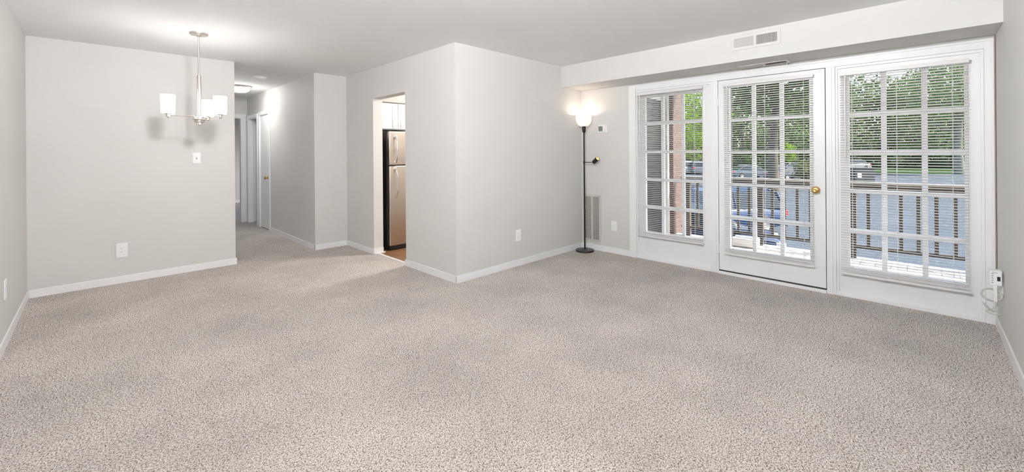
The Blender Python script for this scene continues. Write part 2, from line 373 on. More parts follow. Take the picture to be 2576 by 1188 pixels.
def lite(root, y0, y1, z0, z1, gy0, gy1, gz0, gz1, vs, hs, x=4.768, dep=.04, names=('sash_frame', 'muntin', 'glass')):
    f = MB()
    f.box(x, x + dep, y0, gy0, z0, z1, .0015).box(x, x + dep, gy1, y1, z0, z1, .0015)
    f.box(x + .0004, x + dep - .0004, gy0 - .002, gy1 + .002, z0 + .0004, gz0).box(x + .0004, x + dep - .0004, gy0 - .002, gy1 + .002, gz1, z1 - .0004)
    b = .018
    f.box(x - .009, x + .01, gy0 - b, gy0 + .003, gz0 - b, gz1 + b, .004).box(x - .009, x + .01, gy1 - .003, gy1 + b, gz0 - b, gz1 + b, .004)
    f.box(x - .0084, x + .0096, gy0 - .002, gy1 + .002, gz0 - b + .0006, gz0 + .0036, .004).box(x - .0084, x + .0096, gy0 - .002, gy1 + .002, gz1 - .0036, gz1 + b - .0006, .004)
    f.build(names[0], M['trim'], root)
    m = MB()
    for v in vs: m.box(x - .006, x + .03, v - .018, v + .018, gz0, gz1, .005)
    for h in hs: m.box(x - .0068, x + .0308, gy0 - .0007, gy1 + .0007, h - .0183, h + .0183, .005)
    m.build(names[1], M['trim'], root)
    MB().box(x + .014, x + .018, gy0 - .004, gy1 + .004, gz0 - .004, gz1 + .004).build(names[2], M['glass'], root)
w = thing('window_1', 'narrow white paned window beside the floor lamp wall', 'window', kind='structure')
lite(w, 1.655, 2.52, .03, 2.056, 1.741, 2.424, .335, 1.985, (2.204, 1.963), (1.657, 1.312, .975, .640))
w = thing('window_2', 'white paned window nearest the cable corner', 'window', kind='structure')
lite(w, -.314, .551, .03, 2.056, -.230, .470, .270, 1.985, (.240, -.008), (1.628, 1.292, .947, .595))
d = thing('door_1', 'white glazed patio door with brass knob', 'door', kind='structure')
lite(d, .6415, 1.5675, .04, 2.071, .757, 1.457, .283, 1.990, (1.228, .984), (1.640, 1.303, .962, .614), x=4.742, dep=.043, names=('door_frame', 'muntin', 'glass'))
round_knob(MB(), (4.742, .712, .946), (-1, 0, 0), 1.0).build('knob', M['brass'], d, 50)
for z in (.22, 1.02, 1.80): MB().lathe([(.0075, 0), (.0075, .09)], (4.734, 1.571, z), 12).box(4.737, 4.743, 1.545, 1.571, z, z + .09).build('hinge', M['trim'], d, 40)

# ------------------------------------------------------------------ blinds
def slat_row(y0, y1, z_top, z_bot, xc, pitch=.0223, tilt=math.radians(12)):
    mb = MB(); hw = .0125; z = z_top; prof = []
    for i in range(7):
        u = -1 + 2 * i / 6; prof.append((u * hw, .0034 * (1 - u * u)))
    ca, sa = math.cos(tilt), math.sin(tilt)
    P = [(u * ca + v * sa, -u * sa + v * ca) for u, v in prof]
    poly = P + [(a, b - .0007) for a, b in P[::-1]]
    while z > z_bot:
        mb.prism([(xc + a, z + b) for a, b in poly], y0, y1, 'xz'); z -= pitch
    return mb
def blind(label, y0, y1, zt, zb, cords, wand_y, wand_z, xc=4.712, xd=4.735, tilt=14):
    b = thing('window_blind', label, 'blind', (0, 0, 0), group='white slatted blinds on the glazed wall')
    MB().box(xc - .016, xc + .016, y0, y1, zt - .03, zt, .003).box(xc + .01, xd + .006, y0 + .03, y0 + .06, zt - .012, zt + .004).box(xc + .01, xd + .006, y1 - .06, y1 - .03, zt - .012, zt + .004).build('headrail', M['vinyl'], b)
    s = slat_row(y0 + .003, y1 - .003, zt - .046, zb + .03, xc, tilt=math.radians(tilt)).build('slats', M['vinyl'], b, 35)
    MB().box(xc - .013, xc + .013, y0, y1, zb, zb + .018, .004).build('bottom_rail', M['vinyl'], b)
    for c in cords:
        m = MB()
        for dx in (-.0135, .0135): m.tube([(xc + dx, c, zt - .02), (xc + dx, c, zb + .01)], .0009, 5)
        m.tube([(xc + .0142, c + .004, zt - .02), (xc + .0142, c + .004, zb + .01)], .0008, 5)
        m.build('ladder_cord', M['cord'], b)
    m = MB().tube([(xc - .02, wand_y, zt - .028), (xc - .021, wand_y, zt - .06), (xc - .021, wand_y, wand_z)], .0042, 6)
    m.lathe([(.004, 0), (.006, .006), (.006, .02), (.003, .026)], (xc - .02, wand_y, zt - .05), 8); m.build('tilt_wand', M['vinyl'], b)
    return b
blind('white slatted blind on the narrow window beside the floor lamp', 1.722, 2.508, 2.036, .285, (1.81, 2.03, 2.40), 2.455, 1.28)
blind('white slatted blind on the patio door with the brass knob', .722, 1.507, 2.027, .222, (.80, 1.12, 1.425), 1.465, 1.30, xc=4.708, xd=4.733)
blind('white slatted blind on the window nearest the wall corner with the hanging cable', -.252, .532, 2.008, .207, (-.165, .155, .445), .492, 1.25, tilt=18)

# ------------------------------------------------------------------ lamps
# chandelier
CC = Vector((.675, 4.73, 0)); CR = .225
ch = thing('chandelier', 'brushed nickel chandelier with three glowing white glass shades', 'chandelier', (CC.x, CC.y, 1.58))
B = 1.58
MB().lathe([(0, .86), (.072, .86), (.073, .852), (.068, .842), (.02, .838), (.012, .825), (0, .825)]).build('canopy', M['nickel'], ch, 40)
MB().lathe([(.0075, .46), (.0075, .845)], n=14).build('rod', M['nickel'], ch, 40)
MB().lathe([(0, .09), (.0165, .09), (.0165, .452), (.0175, .455), (.0175, .467), (.012, .472), (0, .472)]).build('stem', M['nickel'], ch, 40)
MB().lathe([(0, 0), (.007, .002), (.009, .012), (.022, .014), (.026, .018), (.024, .034), (.036, .036), (.038, .04), (.038, .055), (.052, .058), (.054, .062), (.054, .068), (.03, .072), (.028, .09), (0, .09)]).build('hub', M['nickel'], ch, 40)
for a in (-19.6, 100.4, 220.4):
    a = math.radians(a); dv = rt * math.sin(a) + fw * math.cos(a); p = dv * CR
    MB().tube([dv * .034 + Vector((0, 0, .06)), dv * .034 + Vector((0, 0, .084)), dv * .038 + Vector((0, 0, .090)), dv * .046 + Vector((0, 0, .092)), p + Vector((0, 0, .092))], .0055, 10).build('arm', M['nickel'], ch, 40)
    MB().lathe([(0, .066), (.006, .067), (.008, .075), (.0155, .077), (.0155, .099), (.027, .102), (.028, .107), (0, .107)], p, 24).build('shade_holder', M['nickel'], ch, 40)
    MB().lathe([(0, .108), (.040, .108), (.0465, .111), (.049, .119), (.0525, .270), (.0505, .270), (.047, .121), (.040, .113), (0, .112)], p, 36).build('glass_shade', M['shade'], ch, 40)

# flush dome light in the hall; added unseen lights for kitchen and living room
def dome_light(label, x, y, m, glow):
    o = thing('ceiling_light', label, 'ceiling light', (x, y, H), group='flush dome ceiling lights')
    MB().lathe([(0, 0), (.165, 0), (.178, -.006), (.18, -.016), (.172, -.026), (.155, -.032), (.150, -.030), (0, -.028)], n=40).build('metal_rim', M['nickel'], o, 40)
    MB().lathe([(0, -.03), (.149, -.030), (.146, -.050), (.132, -.072), (.105, -.088), (.06, -.097), (0, -.10)], n=40).build('glass_dome', m, o, 60)
    return o
dome_light('lit flush dome light on the hallway ceiling', 1.65, 7.9, M['dome'], 0)
dome_light('added unseen dome light over the kitchen floor', 3.75, 4.45, M['kitfill'], 0)  # unseen fixture added to brighten the kitchen
o = thing('added_fill_light', 'added drum fill light out of view near the living room corner', 'ceiling light', (.44, .80, H))  # added lamp, hung out of view to fill the room with light
MB().lathe([(0, 0), (.065, 0), (.066, -.012), (.058, -.022), (.012, -.026), (.010, -.12), (0, -.12)], n=28).build('canopy_stem', M['nickel'], o, 40)
MB().lathe([(0, -.12), (.095, -.12), (.105, -.13), (.11, -.30), (0, -.30)], n=36).build('fill_drum', M['fillglow'], o, 40)
MB().lathe([(0, -.302), (.185, -.302), (.198, -.290), (.202, -.292), (.195, -.312), (0, -.322)], n=40).build('dish', M['nickel'], o, 40)  # shaped to hold the added light off the nearby floor

# floor lamp
fl = thing('floor_lamp', 'tall black torchiere floor lamp with side reading spot in the corner', 'floor lamp', (4.586, 3.205, 0))
MB().lathe([(0, 0), (.118, 0), (.121, .003), (.121, .018), (.117, .023), (.02, .026), (.016, .034), (0, .034)], n=44).build('base', M['black'], fl, 40)
MB().lathe([(.0105, .02), (.0105, 1.60)], n=16).build('pole', M['black'], fl, 40)
MB().lathe([(0, 1.575), (.016, 1.577), (.024, 1.600), (.025, 1.668), (0, 1.668)], n=28).build('socket_cup', M['black'], fl, 40)
bowl_o = [(.026 + .081 * (1 - (1 - k / 16) ** 2.6) ** .62, 1.660 + .155 * (k / 16) ** 1.25) for k in range(17)]
MB().lathe([(0, 1.660)] + bowl_o + [(r - .0035, z) for r, z in bowl_o[:0:-1]] + [(0, 1.668)], n=48).build('glass_shade', M['bowl'], fl, 60)
MB().lathe([(0, 1.668), (.012, 1.67), (.013, 1.69), (.024, 1.715), (.026, 1.735), (.018, 1.755), (0, 1.76)], n=20).build('bulb', emit('frosted_bulb', LAMP_WARM, 3), fl, 60)
ad = (rt * .93 - fw * .36).normalized()
MB().tube([Vector((0, 0, 1.182)), ad * .125 + Vector((0, 0, 1.182))], .0055, 10).lathe([(.0145, 1.165), (.0145, 1.199)], n=16).build('side_arm', M['black'], fl, 40)
sp = thing('reading_spot', None, None, ad * .125 + Vector((0, 0, 1.182))); sp.parent = fl
sv = (rt * .55 + Vector((0, 0, .62)) - fw * .62).normalized()
MB().lathe([(0, -.012), (.010, -.012), (.023, -.004), (.027, .006), (.028, .085), (.0255, .085), (.0245, .03), (0, .03)], n=28, axis=sv).build('spot_housing', M['black'], sp, 40)
MB().lathe([(.0245, .031), (.0252, .0835), (.0235, .0835), (.019, .05), (0, .045)], n=28, axis=sv).build('reflector', M['spot_in'], sp, 40)
MB().lathe([(0, .046), (.016, .05), (.019, .06), (.0185, .068), (0, .071)], n=24, axis=sv).build('bulb', M['bulb'], sp, 60)
pl = bpy.data.lights.new('torchiere_bulb', 'POINT'); pl.energy = 1.1; pl.color = LAMP_WARM; pl.shadow_soft_size = .03
po = bpy.data.objects.new('torchiere_bulb', pl); COL.objects.link(po); po.location = (4.586, 3.205, 1.80)

# ------------------------------------------------------------------ wall fittings
def outlet(label, loc, rz, w=.08, h=.128, marks=True, group='white electrical plates'):
    o = thing('wall_outlet', label, 'outlet', loc, rz, group)       # built on plane y=0 facing -y
    MB().box(-w / 2, w / 2, -.006, 0, -h / 2, h / 2, .0025).build('plate', M['plate'], o)
    MB().box(-.018, .018, -.0085, -.005, -.034, .034, .002).build('receptacle', M['plate'], o)
    m = MB()
    for zc in (.0165, -.0165):
        m.box(-.0075, -.0055, -.0092, -.008, zc + .001, zc + .009).box(.0055, .0075, -.0092, -.008, zc + .002, zc + .008)
        m.lathe([(0, 0), (.0024, 0), (.0024, .0008), (0, .0008)], (0, -.0085, zc - .006), 10, (0, -1, 0))
    m.build('slots', M['greymark'], o)
    return o
outlet('white duplex outlet low on the dining wall below the chandelier', (.185, YD, .338), 0, .088, .145)
outlet('white duplex outlet low on the wall facing the patio door side', (3.467, YLW, .354), 0, .082, .135)
outlet('white duplex outlet between the wall grille and the narrow window', (XW, 2.853, .352), -PI / 2, .084, .128)
outlet('white outlet plate seen edge-on on the wall at far left', (XL, 4.565, .385), PI / 2, .082, .135)
sw = thing('light_switch', 'white single toggle light switch below the chandelier', 'switch', (.812, YD, 1.285))
MB().box(-.037, .037, -.006, 0, -.06, .06, .0025).build('plate', M['plate'], sw)
MB().box(-.005, .005, -.0075, -.005, -.012, .012).build('slot', M['greymark'], sw)
MB().box(-.004, .004, -.019, -.005, -.001, .010, .0015).build('toggle', M['plate'], sw)
th = thing('thermostat', 'white square thermostat with grey display above the grille', 'thermostat', (XW, 3.016, 1.625), -PI / 2)
MB().box(-.074, .074, -.010, 0, -.057, .057, .012, 3).build('back_plate', M['plate'], th)
MB().box(-.058, .046, -.026, -.008, -.046, .043, .006, 3).build('body', M['plate'], th)
MB().box(-.050, .012, -.0275, -.025, -.030, .034).build('display', M['lcd'], th)
gr = thing('return_grille', 'tall beige louvered air return grille behind the floor lamp pole', 'grille', (XW, 3.192, .112), -PI / 2)
gw, gh = .286, .63
MB().box(-gw / 2, -gw / 2 + .03, -.008, 0, 0, gh, .002).box(gw / 2 - .03, gw / 2, -.008, 0, 0, gh, .002).box(-gw / 2 + .0006, gw / 2 - .0006, -.0076, -.0002, .0006, .03, .002).box(-gw / 2 + .0006, gw / 2 - .0006, -.0076, -.0002, gh - .03, gh - .0006, .002).box(-.014, .014, -.0072, -.0003, .02, gh - .02, .002).build('frame', M['grille'], gr)
m = MB(); z = .034
while z < gh - .034:
    for (a, b) in ((-gw / 2 + .028, -.013), (.013, gw / 2 - .028)):
        m.prism([(-.0015, z), (-.0065, z + .0062), (-.0055, z + .0072), (-.0005, z + .001)], a, b, 'yz')
    z += .0118
m.build('louvers', M['grille'], gr)
MB().box(-gw / 2 + .02, gw / 2 - .02, -.0012, 0.0, .02, gh - .02).build('backing', mat('grille_backing', (.30, .285, .265), .8), gr)

def register(name, label, loc, rot, w, h, m_, lever=False):
    o = thing(name, label, 'vent', loc); o.rotation_euler = rot      # built on plane y=0 facing -y, width x, height z
    f = MB(); e = .026
    f.box(-w / 2, w / 2, -.009, 0, h / 2 - e, h / 2, .003).box(-w / 2, w / 2, -.009, 0, -h / 2, -h / 2 + e, .003)
    f.box(-w / 2 + .0006, -w / 2 + e, -.0085, -.0002, -h / 2 + .0008, h / 2 - .0008, .003).box(w / 2 - e, w / 2 - .0006, -.0085, -.0002, -h / 2 + .0008, h / 2 - .0008, .003).box(-.011, .011, -.0085, 0, -h / 2 + e - .002, h / 2 - e + .002)
    f.build('frame', m_, o)
    for sgn in (-1, 1):
        v = MB(); n = 17
        for i in range(n):
            c = sgn * (.011 + (i + .5) * (w / 2 - e - .011) / n); dxx = -sgn * .0034
            v.prism([(c - .0006 - dxx, -.0075), (c + .0006 - dxx, -.0075), (c + .0006 + dxx, -.0005), (c - .0006 + dxx, -.0005)], -h / 2 + e, h / 2 - e, 'xy')
        v.build('fins', m_, o)
    MB().box(-w / 2 + .02, w / 2 - .02, -.0008, 0, -h / 2 + .02, h / 2 - .02).build('duct_shade_plate', M['ventdark'], o)  # flat dark plate standing in for the shaded duct
    if lever:
        MB().tube([(w / 2 - .035, -.004, -h / 2 + .012), (w / 2 - .035, -.022, -h / 2 + .010), (w / 2 - .035, -.032, -h / 2 + .008)], .0035, 8).build('lever', m_, o)
    return o
register('air_register', 'white double air register on the front of the ceiling soffit', (XS, 1.098, 2.340), (0, 0, -PI / 2), .405, .135, M['vent'])
register('air_register', 'slim air register under the soffit above the patio door', (4.625, 1.105, ZS), (PI / 2, 0, -PI / 2), .43, .14, M['vent'], True)
sm = thing('smoke_detector', 'round white smoke detector on the hallway ceiling', 'smoke detector', (1.68, 6.77, H))
MB().lathe([(0, 0), (.082, 0), (.082, -.010), (.078, -.014), (0, -.014)], n=36).build('mounting_plate', M['plate'], sm, 40)
MB().lathe([(0, -.012), (.066, -.012), (.064, -.030), (.05, -.040), (0, -.042)], n=36).build('cover', M['plate'], sm, 40)

# corner: outlet plate with plug-in adapter, coiled cable and a cable up the corner
o = outlet('white outlet plate by the corner behind the plug-in adapter', (4.43, YR, .375), PI, .085, .135)
ad_ = thing('plug_adapter', 'white plug-in power adapter on the wall in the window corner', 'adapter', (4.40, YR, .425))
MB().box(-.045, .03, .009, .065, -.05, .05, .005).build('housing', M['plate'], ad_)
MB().box(-.0465, -.0445, .017, .032, -.018, .012).build('label_patch', M['darkplastic'], ad_)
m = MB()
for i in range(5): m.box(-.0462, -.0445, .048, .058, -.034 + i * .015, -.028 + i * .015)
for i in range(4): m.box(-.0462, -.0445, .030 + i * .0065, .0335 + i * .0065, .034, .041)
m.build('vent_slots', mat('vent_slot_grey', (.38, .38, .38), .6), ad_)
MB().box(-.04, -.02, .030, .048, -.165, -.05, .004).build('plug_lead', M['plate'], ad_)
def coil(c, rx, rz, n, drift=(0, 0, 0), tiltx=0.0, seg=28, ph=0):
    P = []
    for i in range(n * seg + 1):
        a = ph + 2 * PI * i / seg; k = i / (n * seg)
        P.append((c[0] + drift[0] * k + tiltx * math.cos(a), c[1] + drift[1] * k + rx * math.cos(a), c[2] + drift[2] * k + rz * math.sin(a)))
    return P
m = MB().tube(coil((4.38, YR + .052, .305), .045, .040, 3, (.02, .006, -.012), .02), .0042, 7)
m.tube([(4.37, YR + .04, .26), (4.36, YR + .04, .225), (4.37, YR + .06, .20), (4.36, YR + .085, .235), (4.36, YR + .095, .245), (4.37, YR + .085, .22), (4.37, YR + .05, .185), (4.36, YR + .03, .205), (4.36, YR + .028, .23)], .004, 7)
m.tube(coil((4.37, YR + .045, .185), .032, .012, 2, (.03, 0, -.01), .012), .004, 7)
tag(m.build('coiled_cable', M['cable'], None, 60), 'coiled white cable bundle hanging below the plug-in adapter', 'cable')
m = MB().tube([(4.719, YR + .006, 2.165), (4.719, YR + .0062, 1.6), (4.7195, YR + .006, 1.1), (4.719, YR + .006, .70), (4.719, YR + .0062, .24)], .0035, 8)
tag(m.build('wall_cable', M['cablebrown'], None, 60), 'thin taupe cable running down the corner beside the right window frame', 'cable')

# ------------------------------------------------------------------ kitchen: refrigerator and cabinets
fr = thing('refrigerator', 'stainless steel top-freezer refrigerator with black sides in the kitchen', 'refrigerator', (2.783, 5.101, .004))
MB().box(0, .72, .07, .76, .02, 1.60, .006).build('body', M['fridge_side'], fr)
def rdoor(name, z0, z1, hz0, hz1, flip):
    dd = MB().box(.006, .714, 0, .062, z0, z1, .012, 3).build(name, M['steel'], fr, 40)
    hx = .092; s = -1 if flip else 1
    P = []
    for i in range(13):
        k = i / 12; bow = math.sin(k * PI)
        P.append((hx + .004 * bow, -.012 - .040 * min(1, bow * 1.6), hz0 + (hz1 - hz0) * k))
    MB().tube(P, .0125, 10).box(hx - .014, hx + .014, -.028, .004, hz0 - .012, hz0 + .03, .004).box(hx - .014, hx + .014, -.028, .004, hz1 - .03, hz1 + .012, .004).build('handle', M['chrome'], dd, 40)
rdoor('freezer_door', 1.160, 1.618, 1.18, 1.57, False)
rdoor('fridge_door', .065, 1.148, .72, 1.13, True)
MB().box(.012, .70, .062, .071, .07, 1.61).build('door_gasket', M['gapdark'], fr)
MB().box(.01, .71, .02, .075, .012, .06, .003).build('kick_plate', M['darkplastic'], fr)
for hz in (1.145, 1.612, .05): MB().box(.0, .05, .03, .09, hz, hz + .012, .002).build('hinge', M['darkplastic'], fr)
cb = thing('wall_cabinet', 'white shaker wall cabinet above the refrigerator with bar handles', 'cabinet', (2.76, 5.44, 1.665))
MB().box(0, .70, .0, .488, 0, .388, .002).build('carcass', M['cab'], cb)
for x0, hx in ((.012, .282), (.352, .408)):
    x1 = x0 + .332
    dm = MB(); fw_ = .09 if x0 < .1 else .075
    dm.box(x0, x1, -.012, 0, .012, .376)
    dm.box(x0, x0 + fw_, -.020, -.01, .012, .376, .0015).box(x1 - fw_, x1, -.020, -.01, .012, .376, .0015).box(x0 + .001, x1 - .001, -.0195, -.01, .0125, .04, .0015).box(x0 + .001, x1 - .001, -.0195, -.01, .34, .3755, .0015)
    do = dm.build('cabinet_door', M['cab'], cb)
    MB().tube([(hx, -.05, .032), (hx, -.05, .168)], .006, 10).tube([(hx, -.018, .055), (hx, -.05, .055)], .0045, 8).tube([(hx, -.018, .145), (hx, -.05, .145)], .0045, 8).build('bar_handle', M['nickel'], do, 40)

# ------------------------------------------------------------------ outside: balcony
GZ = -1.7
struct('balcony_floor', MB().box(4.90, 7.05, -2.4, 4.4, -.13, -.08), M['deckwood'])
struct('balcony_ceiling', MB().box(4.90, 7.02, -2.4, 4.4, 2.37, 2.5), M['trim'])
struct('wall_exterior', MB().box(4.90, 5.05, 2.64, 9.4, -1.7, 5.2).box(4.90, 5.05, -4, -.40, -1.7, 5.2).box(4.9, 5.05, -.40, 2.64, 2.16, 5.2).box(4.9, 5.05, -.4, 2.64, -1.7, -.14), M['brick'])
rl = thing('balcony_railing', 'weathered brown wooden balcony railing with pale cap rail', 'railing', (6.97, 0, -.08))
Y0, Y1 = -1.49, 2.90
MB().box(-.045, .045, Y0, Y1, .955, .985, .004).build('cap_rail', M['caprail'], rl)
MB().box(-.022, .022, Y0, Y1, .885, .955, .002).build('rail_fascia', M['railwood'], rl)
MB().box(-.018, .018, Y0, Y1, .125, .165, .003).build('bottom_rail', M['railwood'], rl)
posts = (-1.475, -.41, .655, 1.72, 2.785)
for p in posts: MB().box(-.035, .035, p - .033, p + .033, 0, .955, .003).build('post', M['railwood'], rl)
for a, b in zip(posts, posts[1:]):
    for i in range(1, 7):
        y = a + (b - a) * i / 7
        MB().box(-.015, .015, y - .017, y + .017, .165, .88, .002).build('baluster', M['railwood'], rl)
pi_ = MB().box(6.85, 7.25, 2.985, 3.40, GZ, 2.37); struct('brick_pillar', pi_, M['brick']); bpy.data.objects['brick_pillar']['kind'] = 'structure'
struct('wall_privacy_screen', MB().box(5.05, 6.78, 3.155, 3.24, -.08, 2.18), M['siding'])
m = MB()
for k in range(24): m.box(5.06, 6.775, 3.141, 3.16, -.075 + k * .095, -.075 + k * .095 + .088, .004)
struct('wall_privacy_boards', m, M['siding'])
struct('trim_8', MB().box(6.78, 6.849, 3.05, 3.145, -.08, 2.37, .004).box(5.05, 6.78, 3.12, 3.26, 2.18, 2.37), M['trim'])
bag = MB().box(-.13, .13, -.16, .16, 0, .13, .03, 4)
for v in bag.bm.verts:
    v.co += Vector((random.uniform(-.006, .006), random.uniform(-.006, .006), random.uniform(-.004, .008))) if v.co.z > .01 else Vector((0, 0, 0))
bo = bag.build('plastic_bag', mat('white_bag', (.6, .58, .6), .5), None, 60); bo.location = (6.72, 1.86, -.08)
tag(bo, 'white folded plastic bag lying on the deck boards by the railing', 'bag')

# ------------------------------------------------------------------ outside: lot, cars, trees
def G(d, l, z=GZ): return Vector((fw.x * d + rt.x * l, fw.y * d + rt.y * l, z))
struct('parking_lot', MB().box(5.2, 160, -60, 160, GZ - .3, GZ), M['asphalt']); bpy.data.objects['parking_lot']['kind'] = 'structure'
m = MB(); vs = [G(52, 38), G(52, 90), G(120, 150), G(120, 38)]
m.prism([(v.x, v.y) for v in vs], GZ - .1, GZ + .06, 'xy')
vs = [G(63, -10), G(63, 38.2), G(120, 38.2), G(120, -10)]
m.prism([(v.x, v.y) for v in vs], GZ - .1, GZ + .06, 'xy')
struct('lawn', m, M['grass']); bpy.data.objects['lawn']['kind'] = 'structure'

def car(name, label, d, l, head, L, Wd, Hh, m, suv=False, sedan=True):
    o = thing(name, label, 'car', G(d, l), head)
    gc = .22; belt = Hh * .60
    # lower body: lofted sections along x (front = +x)
    hood = Hh * (.60 if suv else .56); tr = belt * (1.0 if suv else .98)
    top = [(-L / 2, .62 * belt), (-L / 2 + .06, tr * .93), (-L * .46, tr), (-L * .2, belt * 1.02), (L * .16, belt * 1.0), (L * .30, hood), (L * .44, hood * .90), (L / 2 - .03, hood * .72), (L / 2, hood * .5)]
    secs = []
    mb = MB(); bm = mb.bm
    for (x, zt) in top:
        k = min(1, (L / 2 - abs(x)) / .5); wd = Wd / 2 * (.86 + .14 * math.sqrt(max(0, k)))
        zb = gc + (.06 if abs(x) > L * .45 else 0)
        pts = [(-wd * .94, zb), (-wd, zb + .12), (-wd, zt * .72), (-wd * .95, zt * .93), (-wd * .86, zt), (wd * .86, zt), (wd * .95, zt * .93), (wd, zt * .72), (wd, zb + .12), (wd * .94, zb)]
        secs.append([bm.verts.new((x, y, z)) for y, z in pts])
    for A, B in zip(secs, secs[1:]):
        for i in range(len(A)): bm.faces.new([A[i], A[(i + 1) % len(A)], B[(i + 1) % len(A)], B[i]])
    bm.faces.new(secs[0]); bm.faces.new(secs[-1][::-1])
    body = mb.build('body', m, o, 38)
    # greenhouse
    if suv: prof = [(-L * .475, belt * .97), (-L * .43, Hh * .93), (-L * .36, Hh), (L * .03, Hh * .985), (L * .10, Hh * .95), (L * .255, belt * .97)]
    else: prof = [(-L * .40, belt * .98), (-L * .22, Hh * .95), (-L * .14, Hh), (L * .04, Hh * .985), (L * .10, Hh * .95), (L * .27, belt * .97)]
    def wdt(z): return Wd / 2 * (.93 - .20 * (z - belt) / (Hh - belt))
    g = MB(); A = [g.bm.verts.new((x, -wdt(z), z)) for x, z in prof]; B_ = [g.bm.verts.new((x, wdt(z), z)) for x, z in prof]
    g.bm.faces.new(A); g.bm.faces.new(B_[::-1])
    for i in range(len(A)): g.bm.faces.new([A[i], B_[i], B_[(i + 1) % len(A)], A[(i + 1) % len(A)]])
    g.build('windows', M['carglass'], o)
    rf = MB()
    for (a, b) in zip(prof[1:-1], prof[2:-1]):
        w0, w1 = wdt(a[1]) + .012, wdt(b[1]) + .012
        q = [(a[0], -w0, a[1] + .012), (b[0], -w1, b[1] + .012), (b[0], w1, b[1] + .012), (a[0], w0, a[1] + .012)]
        rf.quad(*q)
        for sy in (-1, 1): rf.quad((a[0], sy * w0, a[1] + .012), (b[0], sy * w1, b[1] + .012), (b[0], sy * (w1 + .012), b[1] - .05), (a[0], sy * (w0 + .012), a[1] - .05))
    for sy in (-1, 1):
        def pil(p, q, r=.028): rf.tube([(p[0], sy * (wdt(p[1]) + .004), p[1]), (q[0], sy * (wdt(q[1]) + .004), q[1])], r, 6)
        pil(prof[0], prof[1], .05 if suv else .035); pil(prof[1], prof[2], .03); pil(prof[-1], prof[-2]); pil(prof[-2], prof[-3])
        pil((-L * .07, belt), (-L * .07, Hh * .98)); 
        if suv: pil((-L * .30, belt), (-L * .30, Hh * .98), .04)
    rf.build('roof', m, o, 40)
    for sx in (-1, 1):
        for sy in (-1, 1):
            R = .34 if suv else .315
            wh = MB().lathe([(0, -.10), (R * .62, -.10), (R * .9, -.10), (R, -.07), (R, .07), (R * .9, .10), (R * .64, .10), (R * .60, .08), (0, .08)], (sx * L * .30, sy * (Wd / 2 - .09), R), 24, (0, sy, 0)).build('wheel', M['tyre'], o, 40)
            MB().lathe([(0, .082), (R * .18, .095), (R * .22, .083), (R * .58, .083), (R * .60, .086), (R * .60, .082)], (sx * L * .30, sy * (Wd / 2 - .09), R), 18, (0, sy, 0)).build('hub_cap', M['nickel'], wh, 40)
    for sy in (-1, 1):
        a, b = sorted((sy * Wd * .30, sy * Wd * .475))
        MB().box(-L / 2 - .012, -L / 2 + .16, a, b, belt * .70, belt * .90, .02).build('tail_light', M['taillight'], o)
        MB().box(L / 2 - .24, L / 2 - .02, a, b, hood * .62, hood * .80, .02).build('headlight', M['headlight'], o)
    MB().box(-L / 2 - .05, -L / 2 + .1, -Wd * .44, Wd * .44, gc + .02, belt * .5, .04).build('bumper', m, o)
    MB().box(L / 2 - .1, L / 2 + .04, -Wd * .44, Wd * .44, gc + .02, hood * .42, .04).build('bumper', m, o)
    return o
blue = paint('bright_blue_car_paint', (.006, .026, .085)); navy = paint('deep_blue_car_paint', (.004, .011, .035)); silver = paint('silver_car_paint', (.12, .13, .14)); whitep = paint('white_car_paint', (.26, .26, .26)); greyb = paint('pale_blue_grey_car_paint', (.085, .11, .135)); dark = paint('charcoal_car_paint', (.02, .025, .035))
HR = math.atan2(rt.y, rt.x)                      # heading along the lot, away to the right
car('parked_suv', 'bright blue SUV parked broadside just beyond the balcony railing', 15.6, 7.55, HR + PI + .12, 4.7, 1.86, 1.62, blue, True)
car('parked_car', 'deep blue sedan nearest the balcony, in front of the bright blue SUV', 12.3, 5.35, HR - .45, 4.5, 1.8, 1.42, navy)
car('parked_car', 'white sedan parked under the trees beyond the dark trunk', 56, 37.6, HR + PI, 4.6, 1.8, 1.45, whitep)
car('parked_car', 'charcoal car between the white sedan and the balcony', 44, 29.5, HR + .3, 4.6, 1.8, 1.42, dark)
car('parked_car', 'pale blue-grey car in front of the sunny grass strip', 47, 27.0, HR, 4.6, 1.85, 1.45, greyb)
car('parked_suv', 'silver SUV seen past the brick pillar with red tail light', 57, 25.3, HR + PI / 2 - .2, 4.6, 1.85, 1.7, silver, True)
car('parked_suv', 'pale SUV beside the brick pillar edge, tail towards the balcony', 58, 23.6, HR + PI / 2 + .1, 4.6, 1.85, 1.75, whitep, True)
car('parked_car', 'white car with a red tail light glimpsed above the dark trash enclosure', 66, 54.3, HR + PI, 4.6, 1.85, 1.6, whitep)

# trash enclosure, kerb stop, sapling, utility cabinet
te = thing('trash_enclosure', 'dark grey trash enclosure with a white notice beyond the railing', 'trash enclosure', G(34, 28.4), HR)
MB().box(-.8, .8, -.7, .7, 0, 1.55, .03).build('body', mat('dark_grey_panel', (.008, .009, .010), .6), te)
MB().box(-.84, .84, -.74, .74, 1.55, 1.63, .02).build('lid', M['darkplastic'], te)
MB().box(-.62, -.30, -.725, -.70, .85, 1.20).build('notice', M['plate'], te)
for k in (0, 1): MB().box(-.78 + k * .8, -.02 + k * .8, -.715, -.70, .06, .78, .01).build('front_panel', mat('grey_panel', (.013, .014, .015), .6), te)
tag(MB().box(-.9, .9, -.08, .08, 0, .13, .03).xf(Matrix.Translation(G(33.5, 30.2)) @ Matrix.Rotation(HR, 4, 'Z')).build('wheel_stop', M['concrete']), 'pale concrete wheel stop beside the trash enclosure', 'wheel stop')
uc = thing('utility_cabinet', 'pale green utility cabinet by the white sedan', 'cabinet', G(50, 34.6), HR)
